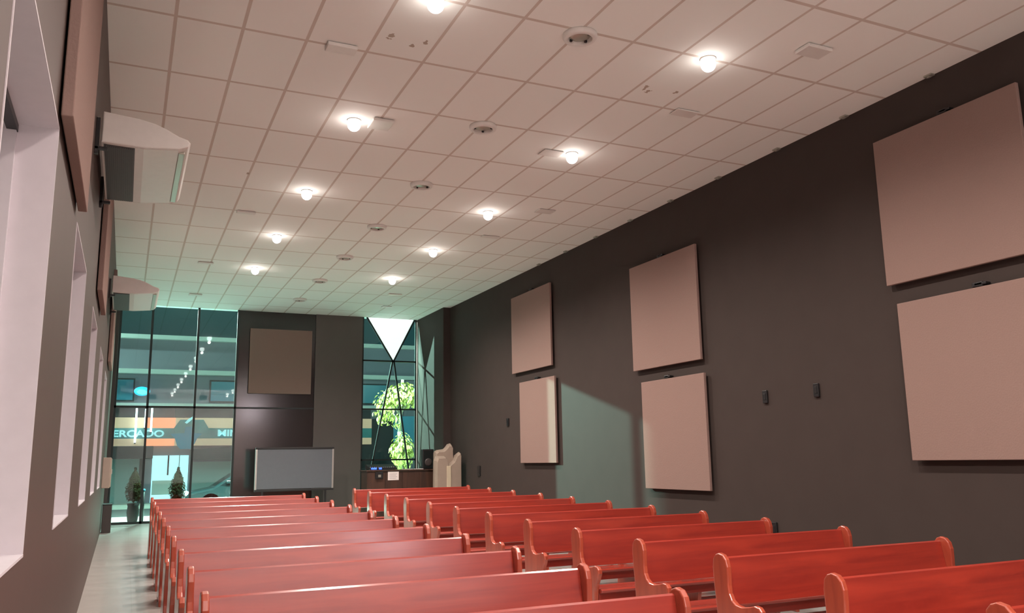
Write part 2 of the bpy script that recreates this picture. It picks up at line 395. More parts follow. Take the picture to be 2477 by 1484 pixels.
# unlit round fixtures down the middle
def mk_round():
    r = empty('round_ceiling_fixture', (0, 0, 0), 'x', 'ceiling fixture', 'unlit round fixtures down the middle of the ceiling')
    t = MB(); t.lathe([(.17, 0), (.172, -.02), (.16, -.045), (.125, -.055), (.118, -.04), (.118, -.005), (.0, -.002)], n=36); t.build('housing_ring', WHITE, r)
    t = MB(); t.lathe([(.112, -.006), (.10, -.02), (.07, -.030), (0, -.033)], n=30); t.build('lens', SATIN, r)
    for a in range(4):
        t = MB(); an = a * PI / 2 + .5; t.box((.105 * math.cos(an) - .012, .105 * math.sin(an) - .012, -.038), (.105 * math.cos(an) + .012, .105 * math.sin(an) + .012, -.012), .003)
        t.build('clip', BLACK, r)
    return r
proto = mk_round()
NTH = ['nearest the camera', 'second from the camera', 'third from the camera', 'fourth from the camera', 'third from the far wall', 'second from the far wall', 'closest to the far wall']
for k, y in enumerate((.08, 2.56, 4.97, 7.45, 9.85, 12.25, 14.68)):
    r = proto if k == 0 else copy_tree(proto); r.location = (3.035, y, ZC); r.rotation_euler.z = k * .7
    r['label'] = 'unlit round white ceiling fixture, %s' % NTH[k]

# flat white plates
plates = [(.94, 1.21, .30, .16, .045, 'white ceiling plate with a dark left edge, near upper left of the photo'),
          (5.12, 1.24, .32, .18, .02, 'pale ceiling plate nearest the right-hand second lamp'),
          (4.24, 3.05, .30, .22, .02, 'pale ceiling plate just left of a small bright lamp'),
          (5.39, 5.52, .30, .22, .015, 'faint ceiling plate in the middle of the right half'),
          (5.17, 7.35, .34, .14, .02, 'faint long ceiling plate above the right-hand lamps'),
          (.80, 7.36, .30, .10, .035, 'thin white ceiling plate with dark rim left of the third lamp'),
          (.50, 11.33, .30, .12, .03, 'small dark-rimmed ceiling plate above the far glass front'),
          (.56, 14.9, .30, .16, .03, 'small ceiling plate closest to the far glass front'),
          (5.1, 13.25, .34, .14, .03, 'dark thin ceiling plate above the narrow window'),
          (5.38, 14.95, .26, .16, .02, 'small faint ceiling plate closest to narrow window'),
          (5.39, -.60, .32, .20, .045, 'white ceiling plate with shining edge right of brightest lamp'),
          (1.83, 2.93, .26, .30, .04, 'white ceiling plate touching the bright left lamp glow')]
for (x, y, wx, wy, h, lab) in plates:
    r = empty('ceiling_plate', (x, y, ZC), lab, 'ceiling plate', 'flat plates on the ceiling')
    B((-wx / 2, -wy / 2, -h), (wx / 2, wy / 2, -.006), .008).build('cover', WHITE, r)
    B((-wx / 2 + .015, -wy / 2 + .015, -.008), (wx / 2 - .015, wy / 2 - .015, 0)).build('mounting_base', INK, r)
for k, y in enumerate((-.64, .58, 1.77, 3.02, 4.24, 5.45, 6.64, 7.84, 9.05)):
    t = MB(); t.box((-.035, -.05, -.022), (.03, .05, 0), .006); t.box((-.02, -.018, -.034), (.01, .018, -.02), .004)
    o = t.build('ceiling_clip', SATIN, None, (7.02, y, ZC)); tag(o, 'small ceiling edge clip by right wall, %s from the camera' % ['first', 'second', 'third', 'fourth', 'fifth', 'sixth', 'seventh', 'eighth', 'ninth'][k], 'clip', 'edge clips along the right wall')

# ---------------------------------------------------------------- acoustic panels
def panel(x, y0, y1, z0, z1, lab, side=1, bracket=0.5, grp='square beige panels on the right wall'):
    """side=1: on the right wall, panel surface faces -x; side=-1 on left wall"""
    off, th = (.04, .045) if side > 0 else (.012, .055)
    r = empty('acoustic_panel', (x, (y0 + y1) / 2, z0), lab, 'wall panel', grp)
    h = z1 - z0; w2 = (y1 - y0) / 2
    a, b = sorted((-side * off, -side * (off + th)))
    B((a, -w2, 0), (b, w2, h), .006).build('fabric_face', PANEL, r)
    a2, b2 = sorted((-side * .001, -side * off))
    for zb in (h * .45, .1): B((a2, -w2 + .1, zb), (b2, w2 - .1, zb + .05)).build('backing_batten', BLACK, r)
    yb = -w2 + bracket * 2 * w2
    a3, b3 = sorted((-side * .001, -side * .075))
    if side < 0: return r
    t = MB(); t.box((a3, yb - .06, h + .004), (b3, yb + .06, h + .055), .01); t.box((a3, yb - .10, h + .02), (a3 + .02 if side < 0 else b3, yb + .03, h + .045), .005)
    t.build('hanger', BLACK, r)
    return r
FX = XR
panel(FX, -1.60, .157, 3.622, 5.337, 'largest-looking upper beige wall panel at right edge of photo', bracket=.48)
panel(FX, -1.74, .045, 1.671, 3.397, 'largest-looking lower beige wall panel at right edge of photo', bracket=.45)
panel(FX, 3.63, 5.48, 3.186, 4.97, 'upper beige wall panel of the middle pair on right wall', bracket=.52)
panel(FX, 3.578, 5.26, 1.253, 2.978, 'lower beige wall panel of the middle pair on right wall', bracket=.58)
panel(FX, 8.504, 10.42, 3.622, 5.337, 'upper beige wall panel of the farthest pair on right wall', bracket=.5)
panel(FX, 8.387, 10.05, 1.671, 3.397, 'lower beige wall panel of farthest pair, half lit by window light', bracket=.52)
panel(XL, -2.25, -.55, 3.40, 5.15, 'beige wall panel on left wall between nearest window and air conditioner', side=-1, grp='beige panels on the left wall')
panel(XL, 3.35, 5.05, 3.62, 5.34, 'beige wall panel on left wall between the two air conditioners', side=-1, grp='beige panels on the left wall')
panel(XL, 10.3, 12.0, 3.62, 5.34, 'beige wall panel on left wall beyond the farther air conditioner', side=-1, grp='beige panels on the left wall')
# panel on the far wall (faces -y)
r = empty('acoustic_panel', (2.95, YF + .018, 3.6), 'dim beige square panel hanging on the dark far wall', 'wall panel')
B((-.83, -.085, 0), (.83, -.04, 1.76), .006).build('fabric_face', PANEL, r)
B((-.6, -.04, .8), (.6, -.001, .86)).build('backing_batten', BLACK, r)

# wall switch boxes
for (y, z, wd, lab) in ((2.362, 2.53, .085, 'black wall box, left one of two side by side'), (1.424, 2.545, .085, 'black wall box, right one of two side by side'),
                    (2.36, .80, .10, 'black wall socket just above the pews near middle of right wall'), (12.58, 1.49, .16, 'dark wall socket beside the cream wrapped stack'),
                    (10.84, 2.58, .10, 'small dark wall switch left of the farthest lower panel')):
    r = empty('wall_box', (XR, y, z), lab, 'wall box', 'black boxes on the right wall')
    h = .085 if wd < .15 else .12
    B((-.03, -wd / 2, -h), (0, wd / 2, h), .006).build('casing', BLACK, r)
    B((-.036, -wd / 4, -h * .5), (-.029, wd / 4, h * .5), .002).build('insert', BLACK, r)

# ---------------------------------------------------------------- air conditioners on left wall
def mk_ac(loc, lab):
    r = empty('air_conditioner', loc, lab, 'air conditioner', 'white air conditioners on the left wall')
    L = 1.72
    prof = [(.05, .0), (.38, -.008), (.66, .02), (.735, .05), (.755, .085), (.73, .115), (.66, .135), (.55, .19), (.46, .225), (.33, .25), (.05, .275)]
    t = MB(); t.prism(prof, 'y', .035, L - .035, .004, smooth=False); t.build('body', WHITE, r)
    for y0 in (0, L - .034):
        t = MB(); t.prism([(p[0], p[1]) for p in prof], 'y', y0, y0 + .034, .01); t.build('end_cap', WHITE, r)
    t = MB()
    for i in range(14): t.box((.075 + i * .0165, .06, -.018), (.083 + i * .0165, L - .06, -.003))
    t.box((.07, .05, -.012), (.31, L - .05, .002)); t.build('intake_grille', BIN, r)
    t = MB(); t.box((.66, .1, .012), (.715, L - .1, .035), .006); t.build('air_outlet', SATIN, r)
    for y0 in (.02, L - .07):
        t = MB(); t.box((0, y0, -.10), (.03, y0 + .05, .22), .003); t.box((0, y0, -.06), (.10, y0 + .04, -.035), .003)
        t.build('wall_bracket', BLACK, r)
    return r
mk_ac((XL, .98, 4.45), 'white air conditioner on left wall nearer the camera')
mk_ac((XL, 8.1, 4.50), 'white air conditioner on left wall nearer the glass front')

# ---------------------------------------------------------------- pews
END = [(.045, .985), (.005, 1.0), (-.045, .99), (-.08, .955), (-.098, .90), (-.10, .83), (-.098, .76), (-.108, .70), (-.135, .655), (-.18, .628), (-.25, .622),
       (-.33, .635), (-.40, .655), (-.445, .65), (-.475, .622), (-.48, .585), (-.46, .54), (-.425, .48), (-.40, .40), (-.392, .30), (-.40, .20), (-.425, .12), (-.455, .07), (-.46, .0),
       (-.33, .0), (-.31, .05), (-.20, .075), (-.08, .05), (-.06, .0), (.13, .0), (.125, .07), (.09, .15), (.055, .28), (.045, .42), (.055, .58), (.075, .74), (.085, .88), (.075, .95)]
def mk_pew(L):
    r = empty('church_pew', (0, 0, 0), 'x', 'pew', rx=TILT)
    T = .05
    for x0 in (0, L - T):
        t = MB(); t.prism(END, 'x', x0, x0 + T, .012, seg=3); t.build('end_panel', WOODE, r)
    t = MB(); t.prism([(-.068, .605), (-.043, .597), (.028, .93), (.030, .955), (.015, .965), (.0, .955)], 'x', T, L - T, .005); t.build('backrest', WOOD, r)
    t = MB(); t.prism([(-.44, .43), (-.455, .415), (-.45, .395), (-.43, .385), (-.02, .365), (.0, .375), (.0, .395), (-.03, .40), (-.25, .405)], 'x', T, L - T, .004); t.build('seat', WOOD, r)
    t = MB(); t.box((T, -.40, .30), (L - T, -.375, .386), .003); t.build('seat_apron', WOOD, r)
    t = MB(); t.prism([(-.36, .0), (-.34, .0), (-.32, .06), (-.12, .06), (-.10, 0), (.03, 0), (.02, .2), (-.02, .55), (.02, .86), (.045, .86), (.03, .5), (.05, .2), (.11, 0), (.12, 0), (.06, .9), (.03, .93), (.0, .80), (-.03, .66), (-.05, .58), (-.055, .385), (-.40, .385), (-.37, .2)], 'x', L / 2 - .02, L / 2 + .02)
    t2 = MB(); t2.prism([(-.385, .0), (.09, .0), (.05, .2), (.03, .5), (.05, .9), (.022, .90), (-.052, .565), (-.02, .365), (-.40, .385), (-.37, .2)], 'x', L / 2 - .022, L / 2 + .022)
    t.bm.free(); t2.build('middle_support', WOODE, r)
    t = MB(); t.box((T, -.13, .12), (L - T, -.10, .19), .004); t.build('stretcher', WOOD, r)
    return r
ordn = ['nearest', 'second', 'third', 'fourth', 'fifth', 'sixth', 'seventh', 'eighth', 'ninth', 'tenth', 'eleventh', 'twelfth', 'thirteenth']
def rowlab(k, n, side):
    if k == 0: return 'glossy red wood pew of the %s block, nearest to the camera' % side
    if k == n - 1: return 'red wood pew of the %s block, farthest from the camera' % side
    return 'red wood pew of the %s block, %s row counted from the camera' % (side, ordn[k])
pl = mk_pew(2.70); pr = mk_pew(2.60)
for k, i in enumerate(range(1, 12)):
    r = pl if k == 0 else copy_tree(pl); y = -3.254 + 1.2 * i
    r.location = (-.315, y, fz(y)); r['label'] = rowlab(k, 11, 'left'); r['group'] = 'pews of the left block'
for k, i in enumerate(range(0, 13)):
    r = pr if k == 0 else copy_tree(pr); y = -3.254 + 1.2 * i
    r.location = (3.608, y, fz(y)); r['label'] = rowlab(k, 13, 'right'); r['group'] = 'pews of the right block'

# ---------------------------------------------------------------- things at the far end
# standing grey board
y0 = 15.85
r = empty('standing_board', (3.25, y0, fz(y0)), 'wide grey board with pale side strips standing before far wall', 'board', rx=0)
B((-.95, -.02, .80), (.95, .02, 1.80), .005).build('board_surface', GREYB, r)
for sx in (-1.0, .95): B((sx, -.03, .791), (sx + .05, .03, 1.799), .006).build('side_strip', ALU, r)
for zz in (1.80, .74): B((-1.0, -.035, zz), (1.0, .035, zz + .05), .006).build('frame_rail', BLACK, r)
for sx in (-.8, .8):
    t = MB(); t.box((sx - .02, -.02, .05), (sx + .02, .02, .76)); t.box((sx - .02, -.28, .02), (sx + .02, .28, .055), .006); t.build('leg', BLACK, r)
    for sy in (-.25, .25):
        t = MB(); t.lathe([(.02, -.012), (.026, -.008), (.026, .008), (.02, .012)], (sx, sy, .026), 12, axis='x'); t.build('caster', BLACK, r)
# counter
y0 = 14.15
r = empty('counter', (5.60, y0, fz(y0)), 'dark brown wooden counter under the narrow window', 'counter')
t = MB(); t.box((-.90, -.02, .0), (.90, .0, 1.24)); t.box((-.90, 0, 0), (-.87, .55, 1.24)); t.box((.87, 0, 0), (.90, .55, 1.24)); t.box((-.87, 0, .04), (.87, .52, .07)); t.build('body', DWOOD, r)
for i in range(4): B((-.885 + i * .445, -.035, .06), (-.45 + i * .445, -.0205, 1.20), .004).build('front_board', DWOOD, r)
B((-.93, -.06, 1.241), (.93, .60, 1.275), .006).build('top', DWOOD, r)
zt = fz(y0) + 1.277 - .001
# mixing desk
r = empty('mixing_desk', (5.12, y0 + .22, zt), 'black mixing desk with blue lights on the dark counter', 'mixer')
t = MB(); t.prism([(-.16, .012), (.18, .012), (.18, .13), (.10, .135), (-.16, .05)], 'x', -.36, .36, .006); t.build('body', BLACK, r)
t = MB()
for i in range(12): t.box((-.32 + i * .054, -.14, .058), (-.305 + i * .054, -.11, .078), .003)
t.build('fader', INK, r)
for a, b in ((-.30, -.16), (-.10, -.03)):
    t = MB(); t.box((a, -.166, .015), (b, -.160, .055)); q = t.build('blue_display', BLUELED, r); q['label'] = 'glowing blue display'
for sx in (-.3, .3):
    for sy in (-.12, .14): t = MB(); t.lathe([(.015, 0), (.015, .014)], (sx, sy, 0), 10); t.build('rubber_foot', BLACK, r)
# cable box hanging on the counter front
r = empty('junction_box', (4.99, y0 - .037, fz(y0) + 1.14), 'small black box with a pale label on counter front', 'box')
B((-.10, -.05, -.08), (.10, 0, .09), .01).build('casing', BLACK, r)
B((-.03, -.053, -.04), (.04, -.0495, .02)).build('sticker', SATIN, r)
o = MB()
o.box((-.14, -.004, -.10), (.14, 0, .11), 0, PAPER)
for i in range(4): o.box((-.10, -.0055, .05 - i * .035), (.10 - .03 * (i % 2), -.0035, .058 - i * .035), 0, INK)
q = o.build('paper_notice', None, None, (5.36, y0 - .038, fz(y0) + 1.12)); tag(q, 'white printed paper on the dark counter front', 'notice')
for k, (x, a) in enumerate(((5.78, .1), (6.07, -.2))):
    t = MB(); t.box((-.12, -.10, 0), (.12, .10, .012)); q = t.build('paper_stack', PAPER, None, (x, y0 + .14, zt)); q.rotation_euler.z = a
    tag(q, 'flat white papers on counter top, %s' % ('nearer the mixing desk', 'nearer the loudspeaker')[k], 'paper')
# loudspeaker on counter
r = empty('loudspeaker', (6.33, y0 + .25, zt), 'black upright loudspeaker on right end of the counter', 'loudspeaker')
t = MB(); t.prism([(-.15, -.14), (.15, -.14), (.11, .14), (-.11, .14)], 'z', 0, .50, .015); t.build('cabinet', BLACK, r)
t = MB(); t.box((-.125, -.150, .03), (.125, -.139, .46), .004); t.build('grille', POT, r)
t = MB(); t.lathe([(.10, 0), (.10, -.006), (.06, -.003), (.02, -.006), (.0, -.008)], (0, -.151, .17), 24, axis='y'); t.build('driver_cone', BIN, r)
# wrapped stack
r = empty('wrapped_stack', (6.56, 13.55, fz(13.55)), 'cream wrapped stack with three peaks right of the dark counter', 'stack', rx=0)
def drape(outl, y0, y1, seed, name):
    rnd = random.Random(seed); t = bmesh.new(); N = len(outl); rings = []
    cx = sum(p[0] for p in outl) / N
    D = 7
    for j in range(D):
        f = j / (D - 1); s = 1 - .10 * abs(2 * f - 1) ** 2
        ring = []
        for (x, z) in outl:
            hh = z * (1 - .035 * abs(2 * f - 1) ** 2 if z > .2 else 1)
            ring.append(t.verts.new((cx + (x - cx) * s + rnd.uniform(-.008, .008), y0 + (y1 - y0) * f, max(0, hh + (rnd.uniform(-.008, .008) if z > .05 else 0)))))
        rings.append(ring)
    for a, b in zip(rings, rings[1:]):
        for i in range(N): t.faces.new((a[i], a[(i + 1) % N], b[(i + 1) % N], b[i]))
    t.faces.new(rings[0][::-1]); t.faces.new(rings[-1]); bmesh.ops.recalc_face_normals(t, faces=t.faces[:])
    bmesh.ops.triangulate(t, faces=[f for f in t.faces if len(f.verts) > 4])
    mb = MB(); mb.merge(t, None, False); return mb.build(name, CREAM, r)
drape([(-.34, 0), (.35, 0), (.36, .5), (.35, 1.0), (.355, 1.45), (.36, 1.66), (.32, 1.70), (.25, 1.65), (.17, 1.50), (.05, 1.40), (-.02, 1.36), (-.05, 1.56), (-.10, 1.60), (-.30, 1.60), (-.345, 1.50), (-.345, .8)], -.20, .12, 3, 'front_bundle')
drape([(-.27, .3), (.27, .3), (.25, 1.3), (.21, 1.70), (.20, 1.86), (.16, 1.915), (.10, 1.90), (.03, 1.82), (-.04, 1.77), (-.20, 1.755), (-.26, 1.72), (-.27, 1.3)], .02, .30, 5, 'rear_bundle')
t = MB(); t.box((-.06, -.218, .25), (.05, -.197, 1.36), .008); q = t.build('fold_strip', mat('pale_strip', (.55, .47, .34), .6), r)
# beige wall cabinet and dark bin near the far left corner
r = empty('wall_cabinet', (XL, 13.2, 1.30), 'beige wall cabinet on left wall close to glass front', 'cabinet')
B((0, -.35, 0), (.15, .35, .62), .008).build('body', BEIGEB, r); B((.15, -.33, .02), (.165, .33, .60), .005).build('door', BEIGEB, r); B((.165, .24, .28), (.18, .26, .38), .003).build('handle', ALU, r.children[1])
r = empty('floor_box', (XL + .11, 14.9, fz(14.9)), 'dark upright box on floor in the far left corner', 'box', rx=TILT)
B((-.09, -.18, 0), (.10, .18, .60), .01).build('body', BIN, r); B((-.095, -.185, .601), (.105, .185, .63), .008).build('lid', BLACK, r)

# ---------------------------------------------------------------- outside
ZO = .30
struct('ground_pavement', B((-16, 17.05, ZO - .2), (24, 20.6, ZO)), PAVE, 'pale pavement outside the glass front', 'pavement')
struct('ground_road', B((-16, 20.6, ZO - .3), (24, 27.4, ZO - .1)), ROAD, 'dark road outside', 'road')
struct('ground_far_pavement', B((-16, 27.4, ZO - .2), (24, 30.0, ZO)), PAVE, 'pavement across the road', 'pavement')
# shop building across the road
YO = 30.0
b = empty('shop_building', (2, YO, ZO), 'grey shop building with peach and teal sign bands across road', 'building')
bo = lambda x0, x1, z0, z1, y0, y1: ((x0 - 2, y0, z0 - ZO), (x1 - 2, y1, z1 - ZO))
def part(name, m, x0, x1, z0, z1, y0, y1, bev=0, parent=None):
    a, c_ = bo(x0, x1, z0, z1, y0, y1); o = B(a, c_, bev).build(name, m, parent or b); return o
part('wall', FAC, -14, 22, ZO, 6.75, .0, 6)
part('parapet', LEDGE, -14, 22, 6.75, 6.92, -.25, 6)
part('ledge', LEDGE, -14, 22, 5.34, 5.52, -.35, -.01)
part('ledge', LEDGE, -14, 22, 4.05, 4.18, -.20, -.01)
for x0, x1 in ((-4.2, -3.0), (-2.2, -.62), (2.30, 3.5), (5.0, 6.2), (8.5, 9.7), (11.5, 12.7)):
    f = part('window', FACD, x0 - .06, x1 + .06, 4.24, 5.16, -.05, -.01)
    part('pane', BLUEW, x0, x1, 4.30, 5.10, -.06, -.045, parent=f)
for x0, x1 in ((-2.6, 1.0), (1.95, 9.0)):
    part('upper_sign_band', PEACH, x0 - 2, x1, 3.19, 3.60, -.30, -.02)
    part('lower_sign_band', PEACH, x0 - 2, x1, 2.50, 2.78, -.30, -.02)
part('lettering_board', TEAL, -4.6, 9, 2.78, 3.19, -.32, -.02)
part('fascia', FACD, -4.6, 9, 3.60, 4.0, -.12, -.02)
part('camera_box', FACD, .98, 1.36, 3.62, 3.95, -.42, -.13)
def text(s, x0, x1, z0, h, y, m, parent, name='lettering'):
    cu = bpy.data.curves.new('t', 'FONT'); cu.body = s; cu.size = 1; cu.extrude = .05; cu.offset = .03
    o = bpy.data.objects.new('t', cu); C.objects.link(o)
    bpy.context.view_layer.update()
    me = bpy.data.meshes.new_from_object(o.evaluated_get(bpy.context.evaluated_depsgraph_get())); bpy.data.objects.remove(o)
    xs = [v.co.x for v in me.vertices]; zs = [v.co.y for v in me.vertices]
    sx = (x1 - x0) / (max(xs) - min(xs)); sz = h / (max(zs) - min(zs)); mx, mz = min(xs), min(zs)
    for v in me.vertices: v.co = Vector((x0 - 2 + (v.co.x - mx) * sx, y - v.co.z * .4, z0 - ZO + (v.co.y - mz) * sz))
    me.materials.clear(); me.materials.append(m)
    o = bpy.data.objects.new(name, me); C.objects.link(o); o.parent = parent; return o
text('MINIMERCADO', -2.55, .60, 2.84, .27, -.34, LETTER, b)
text('MINIMERCADO', 2.62, 5.77, 2.86, .27, -.34, LETTER, b)
# emblem between the bands
e = MB(); e.prism([(.95 - 2, 3.19 - ZO), (1.17 - 2, 3.52 - ZO), (2.05 - 2, 3.52 - ZO), (2.25 - 2, 3.19 - ZO), (2.05 - 2, 2.98 - ZO), (1.0 - 2, 2.98 - ZO)], 'y', -.40, -.33)
em = e.build('emblem', TEAL, b)
e = MB(); e.prism([(.82 - 2, 2.96 - ZO), (1.0 - 2, 2.80 - ZO), (1.10 - 2, 2.50 - ZO), (1.22 - 2, 2.36 - ZO), (1.60 - 2, 2.36 - ZO), (1.74 - 2, 2.56 - ZO), (1.84 - 2, 2.80 - ZO), (2.02 - 2, 2.96 - ZO), (1.68 - 2, 2.99 - ZO), (1.62 - 2, 3.24 - ZO), (1.38 - 2, 3.24 - ZO), (1.34 - 2, 2.99 - ZO)], 'y', -.43, -.36)
e.build('emblem_basket', BLUEG, em)
e = MB(); e.prism([(1.34 - 2, 3.40 - ZO), (1.42 - 2, 3.36 - ZO), (1.54 - 2, 3.46 - ZO), (1.68 - 2, 3.62 - ZO), (1.64 - 2, 3.66 - ZO), (1.46 - 2, 3.54 - ZO)], 'y', -.45, -.41)
e.build('emblem_stroke', LETTER, em)
part('awning', FACD, -4.6, .22, 2.0, 2.48, -1.1, -.02, .02)
e = MB(); e.prism([(1.62 - 2, 2.34 - ZO), (6.5 - 2, 2.62 - ZO), (6.5 - 2, 1.86 - ZO), (1.62 - 2, 1.95 - ZO)], 'y', -1.1, -.02); e.build('awning', FACD, b)
t = MB(); t.box(*bo(-4.6, -.22, ZO, 2.0, -.06, -.01), m=SHUT)
for i in range(14): t.box(*bo(-4.6, -.22, ZO + .05 + i * .12, ZO + .07 + i * .12, -.075, -.055), m=SHUT)
t.build('roller_shutter', None, b)
part('door_post', FACD, -.22, -.10, ZO, 2.0, -.12, 0)
d = part('lit_doorway', LITIN, .24, 1.58, ZO, 2.12, -.03, -.01); d['label'] = 'bright lit shop entrance'
part('door_frame', FACD, .80, .86, 1.35, 2.12, -.06, -.02, parent=d); part('door_frame', SHUT, 1.22, 1.25, ZO, 2.12, -.06, -.02, parent=d)
part('counter_front', LEDGE, .28, 1.2, ZO + .3, 1.15, -.08, -.03, parent=d)
t = MB(); t.box(*bo(1.66, 6.4, ZO, 1.86, -.06, -.01), m=SHUT)
for i in range(12): t.box(*bo(1.66, 6.4, ZO + .05 + i * .12, ZO + .07 + i * .12, -.075, -.055), m=SHUT)
t.build('roller_shutter', None, b)
part('column', FAC, 7.2, 7.7, ZO, 3.2, -.5, 0); part('column', FAC, 10.5, 11.0, ZO, 5.3, -.5, 0)
part('side_shopfront', FACD, 7.8, 10.4, ZO, 3.6, -.1, 0)
# round cyan sign
r = empty('round_sign', (-.30, 29.3, 4.60), 'glowing cyan oval sign above the lit tubes', 'sign')
t = MB(); t.lathe([(.27, -.03), (.29, 0), (.27, .03)], (0, 0, 0), 28, axis='y'); q = t.build('rim', CYAN, r); q.scale = (1, 1, .62)
t = MB(); t.prism([(-.20, -.02), (-.10, .06), (.08, .05), (.20, -.02), (.19, -.10), (.02, -.14), (-.14, -.10)], 'y', -.06, -.03); t.build('light_swirl', CYANL, r)
t = MB(); t.bar((0, .03, 0), (0, .72, 0), .02); t.build('arm', FRAME, r)
for (x, z0, z1, lab) in ((-.44, 2.62, 3.95, 'longest glowing white tube on shop front'), (-.12, 3.20, 3.93, 'thin short glowing white tube on shop front'), (.11, 3.04, 4.0, 'right-hand glowing white tube on shop front')):
    r = empty('tube_lamp', (x, 29.5, z0), lab, 'tube lamp', 'vertical white tube lamps on the shop front')
    t = MB(); t.bar((0, 0, 0), (0, 0, z1 - z0), .035 if 'thin' not in lab else .022); t.build('tube', TUBE, r)
    for zz in (z1 - z0, -.045): B((-.03, .0, zz), (.03, .19, zz + .045)).build('holder', FRAME, r)
# topiary shrubs
def shrub(x, y, lab, seed):
    rnd = random.Random(seed)
    r = empty('potted_conifer', (x, y, ZO), lab, 'shrub', 'potted conifers outside the glass front')
    t = MB(); t.lathe([(.09, 0), (.12, .06), (.15, .28), (.13, .42), (.15, .50), (.14, .50), (.11, .46), (0, .45)], n=20); t.build('pot', POT, r)
    t = MB(); t.bar((0, 0, .44), (0, 0, .62), .02); t.build('stem', BARK, r)
    tb = bmesh.new()
    for i in range(1500):
        h = rnd.random(); z = .56 + h * .82
        R_ = .20 * math.sin(PI * min(1, (h + .12) ** .75 * .96)) ** .8 * (1.02 if h < .5 else .95) + .012
        a = rnd.uniform(0, 2 * PI); rr = R_ * (rnd.uniform(.55, 1.05))
        c = Vector((rr * math.cos(a), rr * math.sin(a), z)); s = rnd.uniform(.02, .042)
        n = Vector((math.cos(a), math.sin(a), rnd.uniform(.2, 1.2))).normalized(); u = n.cross(Vector((0, 0, 1))).normalized(); v = n.cross(u)
        u = (u * math.cos(i) + v * math.sin(i)); v = n.cross(u)
        vs = [tb.verts.new(c + u * s * p + v * s * q_) for p, q_ in ((-.5, 0), (0, -1), (.5, 0), (0, 1.3))]; tb.faces.new(vs)
    mb = MB(); mb.merge(tb); mb.blob((0, 0, .92), (.13, .13, .34), 2, .1); mb.build('foliage', FOLI, r)
shrub(-.50, 17.45, 'dark potted conifer outside glass, in the left bay', 1)
shrub(.53, 17.45, 'dark potted conifer outside glass, in the middle bay', 2)
r = empty('street_post', (-.26, 17.6, ZO), 'thin dark metal post outside beside the left conifer', 'post')
t = MB(); t.bar((0, 0, 0), (0, 0, .80), .022); t.lathe([(.06, 0), (.06, .01), (.03, .02)], n=14); t.build('shaft', FRAME, r)
t = MB(); t.blob((0, 0, .82), (.035, .035, .035), 2); t.build('knob', BLUES, r)
# car
r = empty('car', (3.15, 23.6, ZO - .10), 'dark parked car with glowing headlamp outside the right bay', 'car')
body = [(-2.05, .28), (-2.08, .50), (-1.98, .66), (-1.25, .80), (-.62, 1.22), (-.30, 1.34), (.55, 1.36), (1.10, 1.20), (1.55, .92), (2.0, .88), (2.08, .60), (2.04, .30), (1.72, .22), (-1.75, .22)]
t = MB(); t.prism(body, 'y', -.80, .80, .07, seg=3); t.build('body', CARP, r)
for sy in (-.812, .802):
    t = MB(); t.prism([(-1.02, .86), (-.55, 1.18), (-.28, 1.27), (.02, 1.28), (.02, .86)], 'y', sy, sy + .01); t.build('side_window', CARG, r)
    t = MB(); t.prism([(.08, .86), (.08, 1.28), (.52, 1.29), (.98, 1.16), (1.30, .90)], 'y', sy, sy + .01); t.build('side_window', CARG, r)
t = MB(); t.prism([(-1.20, .84), (-.63, 1.21), (-.60, 1.17), (-1.16, .82)], 'y', -.68, .68); t.build('windscreen', CARG, r)
for sx in (-1.3, 1.3):
    for sy in (-.80, .62):
        t = MB(); t.lathe([(.20, 0), (.31, .0), (.32, .03), (.32, .15), (.31, .18), (.20, .18)], (sx, sy, .31), 24, axis='y'); wq = t.build('wheel', BLACK, r)
        t = MB(); t.lathe([(.19, -.01), (.17, .19), (0, .19)], (sx, sy, .31), 18, axis='y'); t.build('hubcap', ALU, wq)
for sy in (-.62, .62):
    t = MB(); t.blob((-1.99, sy, .62), (.10, .15, .07), 2); t.build('headlamp', HEAD, r)
t = MB(); t.box((-2.12, -.35, .36), (-2.06, .35, .46), .01); t.build('number_plate', LEDGE, r)
for sy in (-.92, .80):
    t = MB(); t.box((-.85, sy, .92), (-.68, sy + .12, 1.02), .02); t.build('mirror', CARP, r)
